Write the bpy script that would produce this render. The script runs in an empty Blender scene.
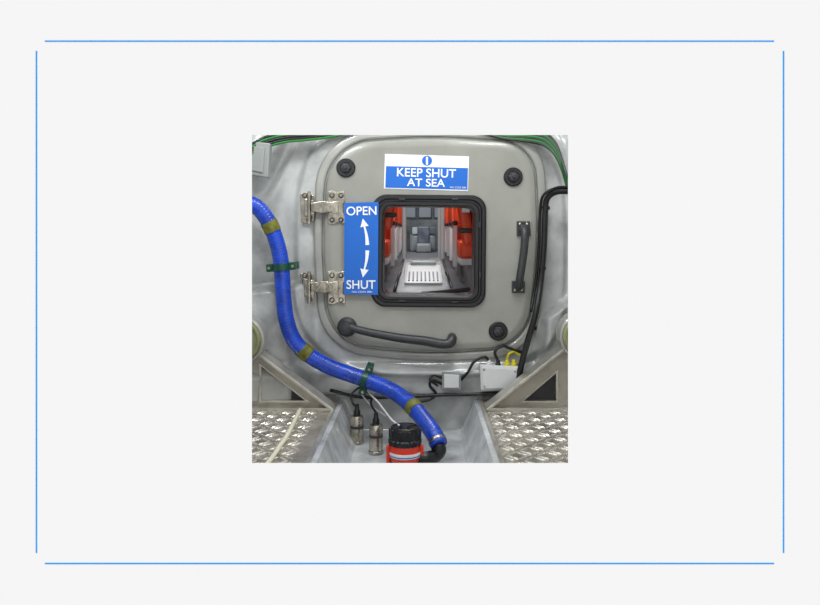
import bpy, bmesh, math, random
from mathutils import Vector, Matrix
import numpy as np
random.seed(4)
ZOOM=1.0
D=2.4; S=0.0035; F=D/S
def W(px,py,d=0.0):
    k=(D-d)/D*S
    return Vector(((px-420)*k,-d,(228-py)*k))
def lin(c):
    return tuple([(v/255/12.92 if v/255<=0.04045 else ((v/255+0.055)/1.055)**2.4) for v in c])+(1,)
def mat(name,c,rough=0.5,metal=0.0,bump=0.0,bscale=30,var=0.0,vscale=6,coat=0.0,c2=None,stretch=None):
    m=bpy.data.materials.new(name); m.use_nodes=True
    nt=m.node_tree; b=nt.nodes['Principled BSDF']
    b.inputs['Base Color'].default_value=lin(c); b.inputs['Roughness'].default_value=rough
    b.inputs['Metallic'].default_value=metal; b.inputs['Coat Weight'].default_value=coat
    tc=nt.nodes.new('ShaderNodeTexCoord'); src=tc.outputs['Object']
    if stretch:
        mp=nt.nodes.new('ShaderNodeMapping'); mp.inputs['Scale'].default_value=stretch
        nt.links.new(src,mp.inputs['Vector']); src=mp.outputs['Vector']
    if var>0 or c2:
        n=nt.nodes.new('ShaderNodeTexNoise'); n.inputs['Scale'].default_value=vscale; n.inputs['Detail'].default_value=6
        n.inputs['Roughness'].default_value=0.6
        r=nt.nodes.new('ShaderNodeValToRGB')
        a=c2 if c2 else tuple(max(0,v*(1-var)) for v in c)
        r.color_ramp.elements[0].color=lin(a); r.color_ramp.elements[1].color=lin(tuple(min(255,v*(1+var*0.5)) for v in c))
        r.color_ramp.elements[0].position=0.3; r.color_ramp.elements[1].position=0.65
        nt.links.new(src,n.inputs['Vector']); nt.links.new(n.outputs['Fac'],r.inputs['Fac']); nt.links.new(r.outputs['Color'],b.inputs['Base Color'])
    if bump>0:
        n=nt.nodes.new('ShaderNodeTexNoise'); n.inputs['Scale'].default_value=bscale; n.inputs['Detail'].default_value=3
        bp=nt.nodes.new('ShaderNodeBump'); bp.inputs['Strength'].default_value=bump; bp.inputs['Distance'].default_value=0.01
        nt.links.new(src,n.inputs['Vector']); nt.links.new(n.outputs['Fac'],bp.inputs['Height']); nt.links.new(bp.outputs['Normal'],b.inputs['Normal'])
    return m
M={}
M['panel']=mat('page_white',(244,244,244),1.0); M['panel'].node_tree.nodes['Principled BSDF'].inputs['Specular IOR Level'].default_value=0
M['panel'].node_tree.nodes['Principled BSDF'].inputs['Base Color'].default_value=(0.900,0.900,0.900,1)
M['line']=mat('blue_page_line',(50,158,236),1.0); M['line'].node_tree.nodes['Principled BSDF'].inputs['Specular IOR Level'].default_value=0
M['gelcoat']=mat('grey_gelcoat',(178,180,178),0.2,bump=0.38,bscale=12,var=0.2,vscale=6,coat=0.4)
M['gelcoat2']=mat('trough_gelcoat',(190,193,195),0.2,bump=0.45,bscale=16,var=0.2,vscale=9,coat=0.4)
M['door']=mat('hatch_paint',(146,146,138),0.3,bump=0.08,bscale=22,var=0.08,vscale=4,coat=0.15)
M['rim']=mat('hatch_rim_paint',(160,160,154),0.24,var=0.08,bump=0.12,bscale=18,coat=0.3)
M['rubber']=mat('black_rubber',(24,24,26),0.4,bump=0.1,bscale=80)
M['dark']=mat('dark_grey_paint',(50,51,54),0.36,bump=0.1,bscale=60)
M['black']=mat('black_plastic',(16,16,18),0.32)
M['steel']=mat('brushed_steel',(180,174,160),0.24,0.95,bump=0.2,bscale=60,var=0.25,vscale=25)
M['alu']=mat('aluminium',(212,209,200),0.28,0.75,bump=0.15,bscale=40,var=0.15,vscale=12)
M['alu_web']=mat('aluminium_web',(186,182,172),0.33,0.4,bump=0.15,bscale=30,var=0.2,vscale=9)
M['tread']=mat('tread_aluminium',(184,177,166),0.3,0.6,bump=0.2,bscale=40,var=0.3,vscale=14)
M['treadbar']=mat('tread_bar_highlight',(230,225,216),0.25,0.65,var=0.15,vscale=30)  # bars paler than the plate: highlights on the pattern put into the colour
M['blue']=mat('sign_blue',(12,98,192),0.4); M['white']=mat('sign_white',(238,240,242),0.4)
M['hose']=mat('blue_hose',(16,64,182),0.27,coat=0.25,var=0.2,vscale=20)
M['olive']=mat('olive_tape',(122,122,32),0.5,c2=(64,68,22),vscale=60)
M['green']=mat('green_clamp',(6,70,56),0.3)
M['gcable']=mat('green_cable',(26,110,38),0.4)
M['red']=mat('red_plastic',(216,54,30),0.3)
M['seat']=mat('orange_red_vinyl',(244,84,34),0.4,c2=(200,48,20),vscale=9)
M['wplast']=mat('white_plastic',(212,214,214),0.35,var=0.05)
M['gplast']=mat('grey_plastic',(140,144,142),0.4)
M['yellow']=mat('yellow_plastic',(210,196,24),0.4)
M['inner']=mat('cabin_grey',(134,140,143),0.35,var=0.35,vscale=4)
M['inner2']=mat('cabin_floor',(126,130,134),0.35,c2=(76,80,86),vscale=6)
M['bluegrey']=mat('cabin_bluegrey',(104,116,130),0.4,c2=(60,68,78),vscale=10)
M['glasslit']=mat('window_pane_pale',(190,202,212),0.1)
M['pad']=mat('beige_olive_cover',(150,152,112),0.45,var=0.15)
M['rope']=mat('cream_rope',(226,224,200),0.6)

def link(o,parent=None):
    bpy.context.collection.objects.link(o)
    if parent: o.parent=parent
    return o
def mesh(name,verts,faces,m,parent=None,smooth=False,fix=True):
    me=bpy.data.meshes.new(name); me.from_pydata([tuple(v) for v in verts],[],faces); me.update()
    if fix:
        bm=bmesh.new(); bm.from_mesh(me); bmesh.ops.recalc_face_normals(bm,faces=bm.faces); bm.to_mesh(me); bm.free()
    o=bpy.data.objects.new(name,me)
    for mm in (m if isinstance(m,list) else [m]): me.materials.append(mm)
    if smooth:
        for p in me.polygons: p.use_smooth=True
    return link(o,parent)
def empty(name,loc=(0,0,0)):
    o=bpy.data.objects.new(name,None); o.empty_display_size=0.05; return link(o)
def box(name,c,s,m,parent=None,bev=0.0,rot=None,seg=2):
    bm=bmesh.new(); bmesh.ops.create_cube(bm,size=1)
    bmesh.ops.scale(bm,vec=s,verts=bm.verts)
    if bev>0: bmesh.ops.bevel(bm,geom=bm.edges[:],offset=bev,segments=seg,affect='EDGES',profile=0.6)
    if rot: bmesh.ops.rotate(bm,matrix=rot,verts=bm.verts)
    bmesh.ops.translate(bm,vec=c,verts=bm.verts)
    me=bpy.data.meshes.new(name); bm.to_mesh(me); bm.free(); me.materials.append(m)
    return link(bpy.data.objects.new(name,me),parent)
def lathe(name,prof,c,m,parent=None,axis='Z',n=32,knurl=0,smooth=True):
    vs=[];fs=[]
    for r,h in prof:
        for i in range(n):
            a=2*math.pi*i/n; rr=r*(1-(knurl if (i%2) else 0))
            p=Vector((rr*math.cos(a),rr*math.sin(a),h))
            if axis=='Y': p=Vector((p.x,-p.z,p.y))
            if axis=='X': p=Vector((p.z,p.x,p.y))
            vs.append(p+Vector(c))
    for j in range(len(prof)-1):
        for i in range(n):
            k=(i+1)%n; fs.append((j*n+i,j*n+k,(j+1)*n+k,(j+1)*n+i))
    fs.append(tuple(range(n))); fs.append(tuple((len(prof)-1)*n+i for i in range(n)))
    o=mesh(name,vs,fs,m,parent)
    if smooth:
        for p in o.data.polygons: p.use_smooth=len(p.vertices)==4
        try: o.data.set_sharp_from_angle(angle=math.radians(40))
        except Exception: pass
    return o
def spline(pts,n=12):
    pts=[Vector(p) for p in pts]; P=[2*pts[0]-pts[1]]+pts+[2*pts[-1]-pts[-2]]; out=[]
    for i in range(1,len(P)-2):
        for j in range(n):
            t=j/n; a,b,c,d=P[i-1],P[i],P[i+1],P[i+2]
            out.append(0.5*((2*b)+(c-a)*t+(2*a-5*b+4*c-d)*t*t+(3*b-a-3*c+d)*t**3))
    out.append(pts[-1]); return out
def resample(path,step):
    out=[path[0]]; acc=0
    for a,b in zip(path[:-1],path[1:]):
        L=(b-a).length
        if L<1e-9: continue
        t=step-acc
        while t<=L:
            out.append(a+(b-a)*(t/L)); t+=step
        acc=L-(t-step)
    if (out[-1]-path[-1]).length>1e-5: out.append(path[-1])
    return out
def sweep(name,path,rad,m,parent=None,seg=12):
    n=len(path); vs=[];fs=[]
    T=[(path[min(i+1,n-1)]-path[max(i-1,0)]).normalized() for i in range(n)]
    up=Vector((0,1,0)); 
    if abs(T[0].dot(up))>0.9: up=Vector((1,0,0))
    N=(up-T[0]*up.dot(T[0])).normalized()
    for i in range(n):
        N=(N-T[i]*N.dot(T[i])).normalized(); B=T[i].cross(N)
        r=rad(i) if callable(rad) else rad
        for j in range(seg):
            a=2*math.pi*j/seg; vs.append(path[i]+N*math.cos(a)*r+B*math.sin(a)*r)
    for i in range(n-1):
        for j in range(seg):
            k=(j+1)%seg; fs.append((i*seg+j,i*seg+k,(i+1)*seg+k,(i+1)*seg+j))
    fs.append(tuple(range(seg))[::-1]); fs.append(tuple((n-1)*seg+j for j in range(seg)))
    return mesh(name,vs,fs,m,parent,smooth=True)
def cable(name,pp,r,m,parent=None,seg=8,n=8):
    return sweep(name,spline([W(*p) for p in pp],n),r,m,parent,seg)
def roundpoly(corners,rad,nc=14):
    out=[];n=len(corners)
    for i in range(n):
        a=Vector(corners[i-1]);b=Vector(corners[i]);c=Vector(corners[(i+1)%n]); r=rad[i] if isinstance(rad,(list,tuple)) else rad
        u=(a-b).normalized(); v=(c-b).normalized(); ang=u.angle(v); dd=r/math.tan(ang/2)
        p0=b+u*dd;p1=b+v*dd; ctr=b+(u+v).normalized()*(r/math.sin(ang/2))
        a0=math.atan2(p0.y-ctr.y,p0.x-ctr.x); a1=math.atan2(p1.y-ctr.y,p1.x-ctr.x)
        da=(a1-a0+math.pi)%(2*math.pi)-math.pi
        for k in range(nc+1): 
            t=a0+da*k/nc; out.append((ctr.x+r*math.cos(t),ctr.y+r*math.sin(t)))
    return out
def radial(poly,ctr,N=160,grow=0):
    n=len(poly); out=[]
    cx,cy=ctr
    for k in range(N):
        a=2*math.pi*k/N; dx,dy=math.cos(a),math.sin(a); best=None
        for i in range(n):
            x1,y1=poly[i][0]-cx,poly[i][1]-cy; x2,y2=poly[(i+1)%n][0]-cx,poly[(i+1)%n][1]-cy
            ex,ey=x2-x1,y2-y1; den=dx*ey-dy*ex
            if abs(den)<1e-9: continue
            t=(x1*ey-y1*ex)/den; u=(x1*dy-y1*dx)/den
            if t>0 and -1e-6<=u<=1+1e-6: best=t if best is None else max(best,t)
        best=(best or 1)+grow; out.append((cx+dx*best,cy+dy*best))
    return out
def loft(name,loops,m,parent=None,smooth=True):
    N=len(loops[0][0]); vs=[];fs=[]
    for pts,d in loops:
        for p in pts: vs.append(((p[0]-420)*S,-d,(228-p[1])*S))
    L=len(loops)
    for j in range(L-1):
        for i in range(N):
            k=(i+1)%N; a=j*N; b=((j+1)%L)*N; fs.append((a+i,a+k,b+k,b+i))
    o=mesh(name,vs,fs,m,parent)
    if smooth:
        for p in o.data.polygons: p.use_smooth=len(p.vertices)==4
        try: o.data.set_sharp_from_angle(angle=math.radians(35))
        except Exception: pass
    return o
def flat(name,pts,d,th,m,parent=None,bev=0.0):
    n=len(pts); vs=[W(x,y,d+th) for x,y in pts]; vs+= [Vector((v.x,-d,v.z)) for v in vs]
    fs=[tuple(range(n)),tuple(range(2*n-1,n-1,-1))]+[(i,(i+1)%n,n+(i+1)%n,n+i) for i in range(n)]
    o=mesh(name,vs,fs,m,parent)
    if bev>0:
        mod=o.modifiers.new('bevel','BEVEL'); mod.width=bev; mod.segments=2; mod.limit_method='ANGLE'
    return o

# ---------------- page margin built as a sheet with opening, and its blue lines ----------------
PD=1.6; pd=D-PD
def PW(px,py,o=0): return W(px,py,pd+o)
a=PW(252,135);b=PW(568,463)
x0,x1,z1,z0=a.x,b.x,a.z,b.z
X0,X1,Z0,Z1=-2.6,2.6,-2.0,1.9
yf=-pd; yb=-pd+0.003
vs=[];fs=[]
for y,g in ((yf,0),(yb,0.004)):
    vs+=[(X0,y,Z0),(X1,y,Z0),(X1,y,Z1),(X0,y,Z1),(x0-g,y,z0-g),(x1+g,y,z0-g),(x1+g,y,z1+g),(x0-g,y,z1+g)]
for o in (0,8):
    for i in range(4):
        k=(i+1)%4; fs.append((o+i,o+k,o+4+k,o+4+i))
for i in range(4):
    k=(i+1)%4; fs.append((i,k,8+k,8+i)); fs.append((4+i,4+k,12+k,12+i))
mesh('page_sheet',vs,fs,M['panel'])
def page_line(name,ax,ay,bx,by):
    A=PW(ax,ay);B=PW(bx,by)
    box(name,((A.x+B.x)/2,yf-0.0003,(A.z+B.z)/2),(abs(B.x-A.x),0.0006,abs(B.z-A.z)),M['line'])
page_line('page_line_1',45,40.5,774,41.9); page_line('page_line_2',45,562.8,774,564.2)
page_line('page_line_3',35.8,51,37.2,553); page_line('page_line_4',782.8,51,784.2,553)

# ---------------- bulkhead (moulded relief) ----------------
def ss(e0,e1,x):
    t=np.clip((x-e0)/(e1-e0),0,1); return t*t*(3-2*t)
nx,nz=380,310
xs=np.linspace(-0.93,0.93,nx); zs=np.linspace(0.77,-0.705,nz)
XX,ZZ=np.meshgrid(xs,zs); PX=420+XX/S; PY=228-ZZ/S
H=0.72*np.clip((-XX-0.45)/0.48,0,1)**2.0+0.72*np.clip((XX-0.43)/0.5,0,1)**2.0
H+=0.30*np.clip((ZZ-0.34)/0.42,0,1)**2
cx,cy=430,246
dd=(np.abs((PX-cx)/134)**3.4+np.abs((PY-cy)/128)**3.4)**(1/3.4)
H+=0.020*(1-ss(0.97,1.02,dd))
lowL=ss(281,289,PY+0.10*(PX-285))*(1-ss(290,320,PX)); H+=0.075*lowL
lowR=ss(300,309,PY+0.7*(PX-556))*ss(533,546,PX); H+=0.06*lowR
diag=(PX-300)+(PY-135)*0.45
H+=0.035*(1-ss(-16,-6,diag))*(1-ss(172,196,PY))
H+=0.018*np.exp(-((diag-2)/7.0)**2)*(1-ss(180,215,PY))
diag2=(PX-552)-(PY-135)*0.3
H+=0.02*np.exp(-((diag2-6)/8.0)**2)*(1-ss(220,260,PY))
H+=0.035*ss(357,372,PY)*(1-ss(391,397,PY))
H+=0.009*np.sin(PX*0.11+PY*0.05)*np.sin(PY*0.07+PX*0.02)*ss(1.0,1.15,dd)
H=np.minimum(H,0.775)
verts=np.stack([XX,-H,ZZ],-1).reshape(-1,3).tolist(); faces=[]
for j in range(nz-1):
    for i in range(nx-1):
        px=(PX[j,i]+PX[j,i+1])/2; py=(PY[j,i]+PY[j+1,i])/2
        if 374<px<484 and 197<py<303: continue
        k=j*nx+i; faces.append((k,k+nx,k+nx+1,k+1))
mesh('wall_back',verts,faces,M['gelcoat'],smooth=True,fix=False)
box('wall_left',(-0.95,-0.395,0.03),(0.03,0.79,1.52),M['gelcoat'])
box('wall_right',(0.95,-0.395,0.03),(0.03,0.79,1.52),M['gelcoat'])
box('ceiling',(0,-0.395,0.80),(1.93,0.79,0.03),M['gelcoat'])

# ---------------- floor tread plates ----------------
FZ=-0.60
def tread(name,xa,xb):
    bm=bmesh.new(); ya,yb_=-0.793,-0.0
    r=bmesh.ops.create_cube(bm,size=1); bmesh.ops.scale(bm,vec=(xb-xa,yb_-ya,0.006),verts=r['verts']); bmesh.ops.translate(bm,vec=((xa+xb)/2,(ya+yb_)/2,FZ-0.003),verts=r['verts'])
    p=0.040; nxx=int((xb-xa)/p); nyy=int((yb_-ya)/p)
    for i in range(nxx):
        for j in range(nyy):
            c0=Vector((xa+(i+.55)*p,ya+(j+.5)*p,FZ)); ang=math.radians(45 if (i+j)%2 else -45)
            u=Vector((math.cos(ang),math.sin(ang),0)); v=Vector((-u.y,u.x,0))
            L=0.0205; w=0.0040; h=Vector((0,0,0.0030))
            for off in (-0.0078,0.0078):
                c=c0+v*off; q=[];t=[]
                for s_,w_ in ((1,0),(0.45,.85),(0,1),(-0.45,.85),(-1,0),(-0.45,-.85),(0,-1),(0.45,-.85)):
                    q.append(bm.verts.new(c+u*L*s_+v*w*w_)); t.append(bm.verts.new(c+u*L*s_*.75+v*w*w_*.45+h))
                f=[bm.faces.new(t)]
                for a_ in range(8): f.append(bm.faces.new((q[a_],q[(a_+1)%8],t[(a_+1)%8],t[a_])))
                for ff in f: ff.material_index=1
    me=bpy.data.meshes.new(name); bm.to_mesh(me); bm.free(); me.materials.append(M['tread']); me.materials.append(M['treadbar'])
    return link(bpy.data.objects.new(name,me))
TL,TR=-0.285,0.208
tread('floor',-0.93,TL-0.006); tread('floor.001',TR+0.006,0.93)
g=empty('bilge_trough')
def quadstrip(name,prof,ya,yb_,m,parent,th=0.006):
    vs=[];fs=[]
    for y in (ya,yb_):
        for x,z in prof: vs.append((x,y,z))
        for x,z in reversed(prof): vs.append((x,y,z-th))
    n=2*len(prof)
    for i in range(n): fs.append((i,(i+1)%n,n+(i+1)%n,n+i))
    fs.append(tuple(range(n))[::-1]); fs.append(tuple(range(n,2*n)))
    return mesh(name,vs,fs,m,parent)
quadstrip('liner',[(TL-0.004,FZ+0.002),(TL+0.02,FZ-0.0),(TL+0.062,-0.69),(TL+0.075,-0.706),(TR-0.07,-0.706),(TR-0.058,-0.69),(TR-0.02,FZ),(TR+0.004,FZ+0.002)],-0.793,-0.002,M['gelcoat2'],g)
box('edge_left',(TL-0.0,-0.4,FZ+0.004),(0.012,0.78,0.008),M['alu'],g,0.002)
box('edge_right',(TR+0.0,-0.4,FZ+0.004),(0.012,0.78,0.008),M['alu'],g,0.002)

# ---------------- hatch ----------------
hatch=empty('watertight_hatch_door')
ctr=(430,246)
outer=roundpoly([(319,134),(430,128),(542,134),(547,240),(535,355),(425,361),(321,350),(314,240)],[58,500,46,500,54,500,54,500])
inner=roundpoly([(329,144),(430,138.5),(532,144),(537,240),(525,345),(425,351),(330,341),(324,240)],[50,500,38,500,46,500,46,500])
O=lambda g=0: radial(outer,ctr,200,g)
I=lambda g=0: radial(inner,ctr,200,g)
def WN(g=0): 
    return radial(roundpoly([(384-g,206-g),(474+g,207-g),(473+g,295+g),(383-g,294+g)],8+g*0.6),ctr,200)
loft('frame_rim',[(O(0),0.0),(O(0),0.026),(O(-2),0.034),(O(-5),0.036),(I(3.5),0.036),(I(2),0.032),(I(1.3),0.010),(I(1.3),0.0)],M['rim'],hatch)
loft('door_leaf',[(I(-0.5),0.0),(I(-0.5),0.036),(I(-2),0.043),(I(-6),0.047),(I(-10),0.047),(I(-13),0.044),(WN(20),0.044),(WN(0),0.044),(WN(0),0.0)],M['door'],hatch)
loft('window_gasket',[(WN(11),0.044),(WN(11),0.052),(WN(9.5),0.057),(WN(7),0.057),(WN(6),0.051),(WN(4.5),0.051),(WN(3.5),0.058),(WN(1),0.058),(WN(-0.5),0.054),(WN(-1),0.0),(WN(-1),-0.03)],M['rubber'],hatch)
for k,(x,y) in enumerate([(402,199),(455,199),(402,301),(455,302),(480,225),(480,275)]):
    c=W(x,y,0.058); box('gasket_lug_%d'%k,c,(0.02,0.006,0.006) if y<205 or y>295 else (0.006,0.006,0.02),M['dark'],hatch,0.0015)
def dog(k,x,y,r=9.5):
    c=W(x,y,0.044); c.y=-0.044; u=S*r*0.98
    lathe('dog_washer_%d'%k,[(u,0),(u,0.006),(u*0.88,0.010),(u*0.62,0.010),(u*0.6,0.007),(u*0.55,0.007)],c,M['rubber'],hatch,'Y')
    lathe('dog_nut_%d'%k,[(u*0.55,0.006),(u*0.55,0.016),(u*0.45,0.019),(0.004,0.020)],c,M['dark'],hatch,'Y',n=6,smooth=False)
    lathe('dog_stud_%d'%k,[(u*0.2,0.018),(u*0.2,0.026),(u*0.14,0.028)],c,M['dark'],hatch,'Y',n=16)
dog(1,346,168);dog(2,513,177);dog(3,498,331)
lv=empty('lever_handle')
c=W(347,327,0.05); c.y=-0.044
lathe('pivot_flange',[(0.034,0),(0.034,0.006),(0.028,0.012),(0.022,0.018),(0.022,0.034),(0.018,0.04),(0.010,0.042)],c,M['dark'],lv,'Y')
p=[(344,324,0.072),(352,328,0.074),(372,333,0.078),(400,338,0.082),(425,341,0.085),(442,344,0.085),(450,343,0.083),(452,339,0.075),(452,337,0.055)]
pa=resample(spline([W(*q) for q in p],10),0.004)
nn=len(pa)
sweep('lever_arm',pa,lambda i:0.0125+0.004*min(1,i/nn*1.3) if i<nn-4 else 0.0155,M['dark'],lv,14)
gh=empty('grab_handle')
flat('top_foot',[(517,221),(530,221),(531,236),(517,236)],0.044,0.012,M['dark'],gh,0.002)
flat('bottom_foot',[(512,281),(525,281),(525,293),(512,293)],0.044,0.012,M['dark'],gh,0.002)
pa=resample(spline([W(*q) for q in [(523,228,0.05),(524,229,0.075),(525,236,0.088),(524,250,0.09),(522,265,0.09),(520,278,0.088),(519,285,0.075),(518,287,0.05)]],10),0.004)
sweep('grip_bar',pa,0.0135,M['dark'],gh,14)
for k,(x,y) in enumerate([(520,224),(527,224),(515,290),(522,290)]):
    c=W(x,y,0.056); lathe('bolt_%d'%k,[(0.0045,0),(0.0045,0.003),(0.002,0.004)],c,M['steel'],gh,'Y',n=8)
def hinge(name,y0):
    h=empty(name)
    def q(pts,d,t,nm,mm='steel'): return flat(nm,[(x,y+y0) for x,y in pts],d,t,M[mm],h,0.0015)
    q([(300,1),(308,0),(313,3),(314,28),(308,31),(301,30)],0.018,0.02,'frame_leaf')
    q([(328,-1),(333,-2.5),(336,0),(344,-1.5),(345,9),(343,11),(343,20),(345,23),(345,31),(337,30),(333,32.5),(328,31),(328,21),(330,19),(330,11),(328,9)],0.044,0.007,'door_leaf_plate')
    q([(332,9),(338,9),(338,21),(332,21)],0.051,0.012,'door_knuckle')
    q([(311,10.5),(322,8.5),(334,10),(334,19),(322,20.5),(311,18.5)],0.052,0.012,'strap')
    q([(304,6),(314,8),(314,22),(304,24)],0.038,0.016,'frame_knuckle')
    c=W(309,y0+15,0.058); lathe('pin',[(0.006,-0.055),(0.006,0.055)],c,M['steel'],h,'Z',n=16)
    for k,(x,y) in enumerate([(332,3),(341,3),(332,27.5),(341,27.5),(305,3),(309,27.5)]):
        c=W(x,y+y0,0.051 if x>320 else 0.038)
        lathe('washer_%d'%k,[(0.0095,0),(0.0095,0.0015)],c,M['dark'],h,'Y',n=16)
        lathe('bolt_%d'%k,[(0.007,0.001),(0.007,0.005),(0.004,0.008),(0.002,0.008)],c,M['steel'],h,'Y',n=12)
hinge('hatch_hinge',192.5); hinge('hatch_hinge.001',272.5)
# ---------------- signs ----------------
def text(name,body,cx_,cy_,wpx,hpx,d,m,parent,rot=0,off=0.0):
    cu=bpy.data.curves.new(name,'FONT'); cu.body=body; cu.align_x='CENTER'; cu.align_y='CENTER'; cu.size=0.04; cu.extrude=0.0003; cu.offset=off
    o=bpy.data.objects.new(name,cu); cu.materials.append(m); link(o,parent)
    bpy.context.view_layer.update(); k=(D-d)/D*S
    bb=[Vector(v) for v in o.bound_box]; w=max(v.x for v in bb)-min(v.x for v in bb); h=max(v.y for v in bb)-min(v.y for v in bb)
    sx=wpx*k/w; sy=hpx*k/h
    ccx=(max(v.x for v in bb)+min(v.x for v in bb))/2*sx; ccy=(max(v.y for v in bb)+min(v.y for v in bb))/2*sy
    o.scale=(sx,sy,1); o.rotation_euler=(math.pi/2,math.radians(rot),0)
    o.location=W(cx_,cy_,d)-Vector((ccx,0,ccy)); return o
s1=empty('keep_shut_sign')
flat('white_plate',[(385,154),(469,156.5),(468,191),(384,188.5)],0.044,0.002,M['white'],s1)
flat('blue_field',[(386,166),(468,168),(467.4,189.8),(385.3,187.6)],0.046,0.001,M['blue'],s1)
dt=0.0475
text('line_keep_shut','KEEP SHUT',426.5,172.8,59,8.6,dt,M['white'],s1,1.5,0.0004)
text('line_at_sea','AT SEA',426,182.6,38,7.8,dt,M['white'],s1,1.5,0.0004)
text('small_print','HSC CODE 2001',458,187.5,16,1.6,dt,M['white'],s1,1.5)
c=W(427,160.7,0.046); lathe('symbol_disc',[(0.0175,0),(0.0175,0.001)],c,M['blue'],s1,'Y',n=40,smooth=False)
flat('symbol_bar',[(426,156.8),(428,156.8),(428,164.6),(426,164.6)],0.047,0.001,M['white'],s1)
s2=empty('open_shut_sign')
flat('backing',[(344.5,203),(378.5,202),(378,295),(344,294)],0.046,0.014,M['blue'],s2)
dt=0.0615
text('word_open','OPEN',361.5,210.8,30,8.8,dt,M['white'],s2,-1,0.0004)
text('word_shut','SHUT',361,284.6,29,8.8,dt,M['white'],s2,0,0.0004)
text('small_print','HSC CODE 2001',362,291.8,20,1.6,dt,M['white'],s2)
def arrow(name,ya,yb_,sgn):
    pts=[];R=[]
    n=10
    for i in range(n+1):
        t=i/n; y=ya+(yb_-ya)*t*0.7; x=367.3-3.0*t*t; w=0.8+1.1*(1-t); pts.append((x-w,y)); R.append((x+w,y))
    xh,yh=364.4,ya+(yb_-ya)*0.7
    poly=pts+[(xh-4.0,yh+sgn*1.0)]+[(362.8,yb_)]+[(xh+4.2,yh-sgn*0.6)]+R[::-1]
    flat(name,poly,0.060,0.001,M['white'],s2)
arrow('arrow_open',245,218.5,1); arrow('arrow_shut',250.5,277.5,-1)

# ---------------- blue hose ----------------
hp=[(232,196,0.17),(246,202,0.16),(258,208,0.15),(268,221,0.14),(276,240,0.13),(281,262,0.13),(283,290,0.13),(286,318,0.13),(294,340,0.12),(309,355,0.11),(330,367,0.10),(352,375,0.10),(374,383,0.12),(394,392,0.16),(411,405,0.22),(424,420,0.29),(434,434,0.35),(439,445,0.38)]
pa=resample(spline([W(*q) for q in hp],14),0.0016)
bh=empty('bilge_hose')
R0=0.0262
sweep('hose_wall',pa,lambda i:R0+0.00032*math.sin(i*2*math.pi/6),M['hose'],bh,24)
def near(px,py):
    best=min(range(len(pa)),key=lambda i:(420+pa[i].x*F/(D+pa[i].y)-px)**2+(228-pa[i].z*F/(D+pa[i].y)-py)**2); return best
for k,(x,y,l) in enumerate([(269.5,227,20),(305,352,20),(415,408,18)]):
    i=near(x,y); sweep('tape_%d'%k,pa[i-l//2-1:i+l//2+2],R0+0.0018,M['olive'],bh,24)
def clamp(name,x,y):
    g=empty(name); i=near(x,y); c=pa[i]; 
    sweep('band',pa[i-7:i+8],R0+0.004,M['green'],g,24)
    T=(pa[i+3]-pa[i-3]).normalized(); T.y=0; T.normalize(); N=Vector((-T.z,0,T.x))
    ang=math.atan2(N.z,N.x); rot=Matrix.Rotation(-ang,3,'Y')
    for s in (-1,1):
        box('ear_%d'%s,c+N*s*(R0+0.010),(0.026,0.022,0.026),M['green'],g,0.003,rot)
        lathe('bolt_%d'%s,[(0.005,0),(0.005,0.004)],c+N*s*(R0+0.013)+Vector((0,-0.011,0)),M['steel'],g,'Y',n=8)
    box('saddle',(c.x,c.y+R0+0.010,c.z),(2*R0+0.05,0.026,0.024),M['green'],g,0.003,rot)
    box('standoff',(c.x,(c.y+R0-0.03)/2+0.01,c.z),(0.03,abs(c.y+R0+0.03),0.018),M['green'],g,0.003,rot)
clamp('hose_clamp',281,267); clamp('hose_clamp.001',366,380)

# ---------------- bilge pump ----------------
bp=empty('bilge_pump'); pc=Vector((W(405,440,0.4).x,-0.40,-0.7055)); 
lathe('strainer_base',[(0.046,0),(0.048,0.004),(0.048,0.022),(0.043,0.028)],pc,M['black'],bp,n=48,knurl=0.05)
lathe('red_body',[(0.040,0.026),(0.045,0.032),(0.047,0.050),(0.046,0.070),(0.043,0.078)],pc,M['red'],bp,n=40)
lathe('label',[(0.0470,0.044),(0.0478,0.045),(0.0478,0.057),(0.0470,0.058)],pc,M['wplast'],bp,n=40)
lathe('label_stripe',[(0.0479,0.047),(0.0482,0.0475),(0.0482,0.0495),(0.0479,0.050)],pc,M['blue'],bp,n=40)
lathe('cap_collar',[(0.040,0.074),(0.048,0.077),(0.049,0.090),(0.045,0.094)],pc,M['black'],bp,n=48,knurl=0.07)
lathe('motor_cap',[(0.043,0.090),(0.044,0.120),(0.0415,0.127),(0.036,0.1285),(0.034,0.125),(0.018,0.125),(0.016,0.131),(0.006,0.132)],pc,M['black'],bp,n=36)
for k in range(10):
    a=k*math.pi/5; box('cap_rib_%d'%k,pc+Vector((0.044*math.cos(a),0.044*math.sin(a),0.108)),(0.007,0.007,0.028),M['black'],bp,0.0015)
for k in range(4):
    a=k*math.pi/2+0.6; lathe('cap_screw_%d'%k,[(0.004,0),(0.004,0.004)],pc+Vector((0.026*math.cos(a),0.026*math.sin(a),0.124)),M['dark'],bp,n=10)
for k in range(2):
    box('clip_%d'%k,pc+Vector((0.049*(1 if k else -1),-0.01,0.05)),(0.01,0.016,0.05),M['red'],bp,0.002)
e=pa[-1]
opath=spline([pc+Vector((0.03,0,0.035)),pc+Vector((0.06,-0.005,0.035)),Vector((e.x-0.012,e.y-0.005,pc.z+0.036)),Vector((e.x+0.002,e.y-0.004,pc.z+0.05)),e+(pa[-4]-e)*0.3],10)
sweep('outlet_elbow',opath,0.019,M['black'],bp,16)
i=len(pa)-12; sweep('jubilee_clip',pa[i:i+6],R0+0.002,M['steel'],bp,24)
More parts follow.
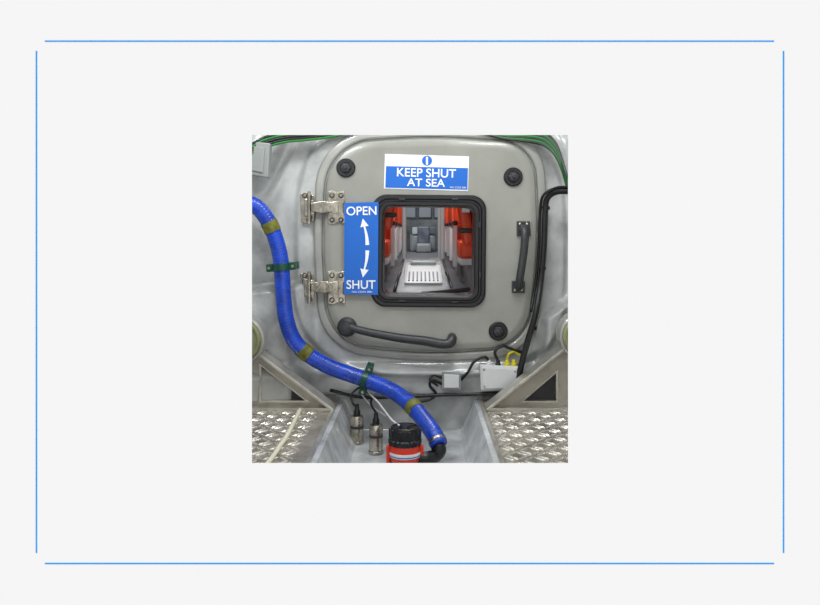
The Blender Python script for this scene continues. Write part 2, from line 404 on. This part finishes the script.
def fswitch(name,px,d,hh,w2):
    g=empty(name); x=(px-420)*(D-d)/F; c=Vector((x,-d,-0.7055))
    lathe('foot',[(0.021,0),(0.024,0.002),(0.024,0.008),(0.021,0.010)],c,M['steel'],g,n=28)
    lathe('can',[(0.0215,0.010),(0.0215,hh),(0.019,hh+0.005),(0.009,hh+0.007)],c,M['steel'],g,n=28)
    lathe('band',[(0.022,hh*0.6),(0.0225,hh*0.6+0.001),(0.0225,hh*0.6+0.008),(0.022,hh*0.6+0.009)],c,M['dark'],g,n=28)
    lathe('gland',[(0.011,hh+0.006),(0.011,hh+0.020),(0.008,hh+0.024),(0.006,hh+0.042)],c,M['black'],g,n=16)
    top=c+Vector((0,0,hh+0.04))
    sweep('lead',spline([top]+[W(*q) for q in w2],8),0.004,M['black'],g,8)
    return c
fswitch('float_switch',357,0.15,0.085,[(354,405,0.12),(351,396,0.10),(357,389,0.09),(364,386,0.085)])
fswitch('float_switch.001',376,0.25,0.085,[(377,414,0.2),(371,404,0.15),(372,396,0.12),(366,391,0.10),(360,386,0.09)])
cable('sensor_lead',[(364,386,0.1),(371,395,0.12),(378,402,0.16),(384,410,0.22),(392,420,0.32),(400,426,0.39)],0.003,M['wplast'])
cable('sensor_lead.001',[(366,366,0.05),(364,378,0.06),(360,390,0.08),(366,400,0.09),(374,408,0.10),(386,416,0.11)],0.0028,M['wplast'])
# ---------------- junction boxes ----------------
jb=empty('junction_box')
flat('enclosure',[(480,365),(519,367),(520,391),(481,391)],0.03,0.045,M['wplast'],jb,0.004)
flat('lid',[(482,367),(517,369),(518,389),(483,389)],0.075,0.006,M['wplast'],jb,0.003)
for k,(x,y) in enumerate([(484,369.5),(515,371),(484.5,386.5),(515.5,387)]):
    lathe('screw_%d'%k,[(0.0035,0),(0.0035,0.002)],W(x,y,0.081),M['steel'],jb,'Y',n=10)
for k,(x,m) in enumerate([(489,'wplast'),(498,'black'),(507,'yellow'),(514,'yellow')]):
    c=W(x,366.5,0.055); lathe('gland_%d'%k,[(0.010,-0.004),(0.010,0.010),(0.007,0.013),(0.007,0.020),(0.004,0.024)],c,M[m],jb,n=12)
cb=empty('connector_box')
flat('enclosure',[(442,372),(461,373),(461,390),(442,390)],0.03,0.03,M['gplast'],cb,0.003)
flat('lid',[(444,374),(459,375),(459,388),(444,388)],0.06,0.004,M['wplast'],cb,0.002)
pcb=empty('power_cable')
cable('run_1',[(489,361,0.055),(484,357,0.06),(474,362,0.06),(468,372,0.06),(461,380,0.05)],0.005,M['black'],pcb)
cable('run_2',[(498,361,0.055),(495,352,0.055),(502,346,0.05),(514,350,0.05),(522,352,0.05)],0.005,M['black'],pcb)
cable('run_3',[(507,360,0.055),(509,354,0.06),(515,352,0.05),(520,356,0.05)],0.004,M['yellow'],pcb)
cable('run_4',[(442,384,0.05),(432,380,0.055),(430,386,0.05),(436,394,0.045),(428,400,0.05),(412,402,0.05),(396,397,0.045)],0.005,M['black'],pcb)
cable('run_5',[(330,390,0.06),(360,397,0.05),(400,397,0.05),(440,395,0.05),(480,394,0.055),(520,392,0.06),(548,388,0.10)],0.006,M['black'],pcb)
cable('run_6',[(442,378,0.05),(434,375,0.05),(430,380,0.06),(438,386,0.06)],0.004,M['black'],pcb)
rp=empty('rubber_pipe')
cable('pipe',[(590,190,0.26),(570,191,0.17),(556,192,0.12),(547,199,0.09),(545,215,0.075),(544,245,0.065),(541,280,0.06),(536,312,0.095),(528,340,0.085),(522,362,0.08),(518,380,0.075),(512,391,0.06)],0.0105,M['rubber'],rp,12,12)
cable('thin_lead',[(590,186,0.27),(570,187,0.18),(556,188,0.13),(543,196,0.1),(540,215,0.07),(539,245,0.055),(536,280,0.05),(531,312,0.08)],0.005,M['black'],rp)
for k,(x,y,d) in enumerate([(546,208,0.08),(542,268,0.063),(533,328,0.085)]):
    lathe('clip_%d'%k,[(0.0135,-0.006),(0.0135,0.006)],W(x,y,d),M['black'],rp,n=16)
gb=empty('green_cable_bundle')
for k in range(7):
    o=k*2.1
    cable('strand_%d'%k,[(470,128-0.4*o,0.05),(500,138-o*.5,0.045),(525,141-o*.8,0.055),(543,145-o,0.08),(555,155-o,0.11),(562,170-o*.8,0.13),(568,188-o*.8,0.16),(580,207-o,0.23)],0.0046,M['gcable'] if k%2 else M['black'],gb)
gb=empty('green_cable_bundle.001')
for k in range(5):
    o=k*2.3
    cable('strand_%d'%k,[(225,167-o,0.25),(252,153-o,0.16),(266,147-o*1.1,0.14),(285,142-o,0.10),(305,140-o,0.08),(335,136-o,0.06),(370,126-o,0.05)],0.0046,M['gcable'] if k in (0,3) else M['black'],gb)
ap=empty('locker_lid')
flat('frame',[(236,140),(270,143),(268,178),(236,172)],0.12,0.035,M['gplast'],ap,0.004)
flat('inset',[(238,145),(265,147),(263,173),(238,168)],0.155,0.005,M['gplast'],ap,0.003)
# ---------------- brackets ----------------
def bracket(name,tri,hole,d,back,th=0.006):
    g=empty(name)
    def ring(nm,A,B,d0,t,m):
        vs=[];n=len(A)
        for pts,dd_ in ((A,d0+t),(B,d0+t)):
            vs+=[W(x,y,dd_) for x,y in pts]
        vs+=[Vector((v.x,-d0,v.z)) for v in vs[:]]
        fs=[]
        for i in range(n):
            k=(i+1)%n
            fs+=[(i,k,n+k,n+i),(2*n+i,2*n+k,3*n+k,3*n+i),(i,k,2*n+k,2*n+i),(n+i,n+k,3*n+k,3*n+i)]
        return mesh(nm,vs,fs,m,g)
    ring('web',tri,hole,d,th,M['alu_web'])
    cx_=sum(p[0] for p in hole)/3; cy_=sum(p[1] for p in hole)/3
    h2=[(cx_+(x-cx_)*0.86,cy_+(y-cy_)*0.86) for x,y in hole]
    ring('hole_lip',hole,h2,d-0.01,0.022,M['alu'])
    A=W(*tri[0],d+0.02);B=W(*tri[1],d+0.02); L=(B-A).length; mid=(A+B)/2; ang=math.atan2((B-A).z,(B-A).x)
    box('top_flange',mid,(L,0.07,0.010),M['alu'],g,0.002,Matrix.Rotation(-ang,3,'Y'))
    A=W(*tri[0],d+0.012);B=W(*tri[2],d+0.012); 
    box('bottom_flange',Vector(((A.x+B.x)/2,-d-0.02,FZ+0.006)),(abs(A.x-B.x),0.045,0.012),M['alu'],g,0.002)
    flat('dark_void_sheet',back,d-0.016,0.004,M['dark'],g)  # dark sheet standing in for the shaded void behind the cutout
    return g
yb=228+0.597*F/(D-0.12)
bracket('gusset_bracket',[(334,yb),(215,318),(215,yb)],[(310,yb-5),(259,363),(259,yb-5)],0.12,[(318,yb-3),(250,352),(250,yb-3)])
bracket('gusset_bracket.001',[(486,yb),(600,318),(600,yb)],[(520,yb-5),(558,370),(558,yb-5)],0.12,[(508,yb-3),(568,356),(568,yb-3)])
def cover(name,x,y,r,d):
    c=W(x,y,d); g=empty(name)
    lathe('dish',[(r,0),(r,0.012),(r*0.93,0.02),(r*0.86,0.02),(r*0.84,0.014),(r*0.3,0.018),(0.004,0.019)],c,M['pad'],g,'Y',n=48)
    lathe('rim',[(r*1.12,-0.06),(r*1.12,0.004),(r*1.02,0.010),(r*1.0,0.006)],c,M['rim'],g,'Y',n=48)
cover('round_hatch_cover',240,340,0.07,0.2); cover('round_hatch_cover.001',584,336,0.07,0.2)
rp=[(262,470),(272,458),(280,446),(287,436),(293,424),(298,414),(300,410)]
def FP(px,py):
    dep=(-FZ-0.007)*F/(py-228); return Vector(((px-420)*dep/F,dep-D,FZ+0.007))
sweep('mooring_rope',resample(spline([FP(*q) for q in rp],10),0.003),lambda i:0.006+0.0008*math.sin(i*1.4),M['rope'],None,10)

# ---------------- cabin seen through the window ----------------
CZ=-0.27
box('cabin_floor',(0,3.1,CZ-0.01),(1.9,5.9,0.02),M['inner2'])
box('cabin_ceiling',(0,3.1,0.72),(1.9,5.9,0.02),M['inner'])
box('cabin_wall_left',(-0.95,3.1,0.22),(0.02,5.9,0.98),M['inner']); box('cabin_wall_right',(0.95,3.1,0.22),(0.02,5.9,0.98),M['inner'])
box('cabin_wall_end',(0,6.0,0.22),(1.9,0.02,0.98),M['inner'])
for nm,xx,ww in (('cabin_wall_near',-0.6,0.75),('cabin_wall_near.001',0.62,0.72)):
    box(nm,(xx,0.13,0.22),(ww,0.02,0.98),M['inner'])
def seat(name,x,y):
    g=empty(name); s=1 if x>0 else -1
    box('pedestal',(x,y,CZ+0.06),(0.20,0.24,0.12),M['gplast'],g,0.02)
    box('seat_pan',(x,y,CZ+0.135),(0.27,0.34,0.03),M['wplast'],g,0.012)
    box('seat_cushion',(x,y-0.01,CZ+0.185),(0.27,0.34,0.075),M['seat'],g,0.025,None,3)
    R=Matrix.Rotation(math.radians(-8),3,'X')
    box('back_shell',(x,y+0.19,CZ+0.38),(0.28,0.025,0.42),M['gplast'],g,0.010,R,3)
    box('seat_back',(x,y+0.15,CZ+0.39),(0.26,0.06,0.38),M['seat'],g,0.022,R,3)
    box('headrest',(x,y+0.19,CZ+0.62),(0.19,0.06,0.10),M['seat'],g,0.02,None,3)
    for k in (-1,1):
        box('wing_%d'%k,(x+k*0.125,y+0.11,CZ+0.40),(0.035,0.15,0.26),M['seat'],g,0.014,R)
        box('harness_%d'%k,(x+k*0.06,y+0.11,CZ+0.38),(0.03,0.012,0.32),M['black'],g,0.002,R)
    box('arm_rest',(x-s*0.148,y+0.0,CZ+0.29),(0.018,0.22,0.02),M['black'],g,0.006)
    box('arm_post',(x-s*0.148,y-0.09,CZ+0.2),(0.016,0.02,0.18),M['wplast'],g,0.004)
    box('buckle',(x,y+0.03,CZ+0.23),(0.05,0.03,0.02),M['steel'],g,0.004)
for k in range(9):
    t=k/8
    seat('passenger_seat' if k==0 else 'passenger_seat.%03d'%(2*k),-0.262-0.055*t,0.55+0.55*k)
    seat('passenger_seat.%03d'%(2*k+1),0.292+0.065*t,0.50+0.55*k)
def pole(name,x,y):
    g=empty(name); lathe('tube',[(0.012,CZ),(0.012,0.70)],(x,y,0),M['wplast'],g,n=16); lathe('foot',[(0.03,CZ),(0.03,CZ+0.01),(0.016,CZ+0.02)],(x,y,0),M['steel'],g,n=16)
pole('handrail_pole',-0.09,1.50); pole('handrail_pole.001',0.128,1.50); pole('handrail_pole.002',-0.12,3.0); pole('handrail_pole.003',0.155,3.1)
eng=empty('engine_casing')
def poly3(nm,vs,fs,m): return mesh(nm,vs,fs,m,eng)
ya,yb2=0.42,0.95
poly3('hood',[(-0.10,ya,CZ),(0.13,ya,CZ),(0.105,yb2,-0.165),(-0.075,yb2,-0.165),(-0.19,ya,CZ-0.0),(0.23,ya,CZ),(0.11,yb2+0.4,-0.165),(-0.08,yb2+0.4,-0.165),(-0.08,yb2+0.4,CZ),(0.11,yb2+0.4,CZ),(-0.09,yb2,CZ),(0.115,yb2,CZ)],
      [(0,1,2,3),(3,2,6,7),(7,6,9,8),(0,3,10),(1,11,2),(3,7,8,10),(2,11,9,6)],M['inner'])
TT=Matrix.Rotation(math.atan2(0.105,0.53),3,'X')
def onhood(x,t): return (x,ya+(yb2-ya)*t,CZ+(-0.165-CZ)*t)
box('grille_panel',Vector(onhood(0.015,0.55))+Vector((0,0,0.003)),(0.165,0.34,0.006),M['wplast'],eng,0.01,TT)
for k in range(8):
    x=-0.048+0.018*k; box('grille_slot_%d'%k,Vector(onhood(x,0.45))+Vector((0,0,0.0075)),(0.007,0.15,0.004),M['bluegrey'],eng,0,TT)
box('grille_cap',Vector(onhood(0.015,0.86))+Vector((0,0,0.012)),(0.12,0.04,0.018),M['inner'],eng,0.005,TT)
for s,xa,xb in ((0,-0.105,-0.082),(1,0.135,0.112)):
    sweep('edge_rail_%d'%s,[Vector((xa,ya,CZ+0.012)),Vector((xb,yb2,-0.155))],0.006,M['black'],eng,8)
box('door_sill_bar',(0.10,0.27,-0.248),(0.19,0.03,0.018),M['black'],eng,0.003,Matrix.Rotation(math.radians(-6),3,'Y'))
def jacket(name,x,y,z):
    g=empty(name)
    for s in (-1,1): box('lobe_%d'%s,(x+s*0.03,y,z),(0.046,0.05,0.17),M['seat'],g,0.02,Matrix.Rotation(s*0.15,3,'Y'),3)
    box('collar',(x,y+0.01,z+0.10),(0.10,0.05,0.05),M['seat'],g,0.02,None,3)
    box('belt',(x,y-0.01,z-0.03),(0.12,0.055,0.018),M['black'],g,0.004); box('reflector',(x-0.03,y-0.027,z+0.05),(0.03,0.004,0.02),M['wplast'],g)
    sweep('hanging_strap',[Vector((x,y,z+0.11)),Vector((x,y,0.71))],0.005,M['black'],g,6)
jacket('lifejacket',-0.15,0.27,0.08); jacket('lifejacket.001',0.205,0.25,0.02)
ew=empty('helm_console')
box('console_body',(0.03,5.6,CZ+0.10),(0.30,0.3,0.20),M['inner'],ew,0.03)
box('console_screen',(-0.03,5.44,CZ+0.24),(0.12,0.02,0.08),M['glasslit'],ew,0.008)
box('console_screen_2',(0.12,5.44,CZ+0.24),(0.12,0.02,0.08),M['bluegrey'],ew,0.008)
hs=empty('helm_seat')
box('seat_back',(0.04,5.25,CZ+0.19),(0.14,0.05,0.20),M['bluegrey'],hs,0.02); box('seat_base',(0.04,5.15,CZ+0.05),(0.16,0.18,0.10),M['inner'],hs,0.02)
for k,x in enumerate((-0.13,0.06,0.25)):
    g=empty('window_%d'%(k+1)); box('frame',(x,5.98,0.20),(0.18,0.03,0.18),M['bluegrey'],g,0.01); box('pane',(x,5.96,0.20),(0.145,0.012,0.14),M['glasslit'],g,0.01)
# ---------------- lights ----------------
def area(name,loc,target,sx,sy,e,col=(1,1,1)):
    l=bpy.data.lights.new(name,'AREA'); l.shape='RECTANGLE'; l.size=sx; l.size_y=sy; l.energy=e; l.color=col
    o=bpy.data.objects.new(name,l); link(o); o.location=loc
    o.rotation_euler=(Vector(target)-Vector(loc)).to_track_quat('-Z','Y').to_euler(); return o
area('ceiling_lamp',(-0.50,-0.66,0.62),(-0.2,0.0,-0.2),0.30,0.05,3.8,(0.97,0.99,1))
area('ceiling_lamp.001',(0.35,-0.66,0.68),(0.2,0.0,-0.3),0.30,0.05,3.2,(0.97,0.99,1))
area('ceiling_lamp.002',(0.0,-0.5,0.76),(0.0,-0.5,-1),0.5,0.08,3.4,(0.97,0.99,1))
for k in range(4):
    area('cabin_fill' if k==0 else 'cabin_fill.%03d'%k,(0.0,0.5+1.4*k,0.69),(0,0.9+1.4*k,-1),0.5,0.2,8.5,(0.97,0.99,1))  # added unseen fill lights, to brighten the closed cabin
w=bpy.data.worlds.new('world'); bpy.context.scene.world=w; w.use_nodes=True
w.node_tree.nodes['Background'].inputs[0].default_value=(1,1,1,1); w.node_tree.nodes['Background'].inputs[1].default_value=1.022
sc=bpy.context.scene
sc.view_settings.view_transform='Standard'; sc.view_settings.look='None'; sc.view_settings.exposure=0; sc.view_settings.gamma=1
cam=bpy.data.cameras.new('camera'); co=bpy.data.objects.new('camera',cam); link(co)
co.location=(0,-D,0); co.rotation_euler=(math.pi/2,0,0)
cam.sensor_fit='HORIZONTAL'; cam.sensor_width=36; cam.lens=36*F/820*ZOOM
cam.shift_x=-(420-410)/820*ZOOM; cam.shift_y=-(302.5-228)/820*ZOOM; cam.clip_start=0.05
sc.camera=co
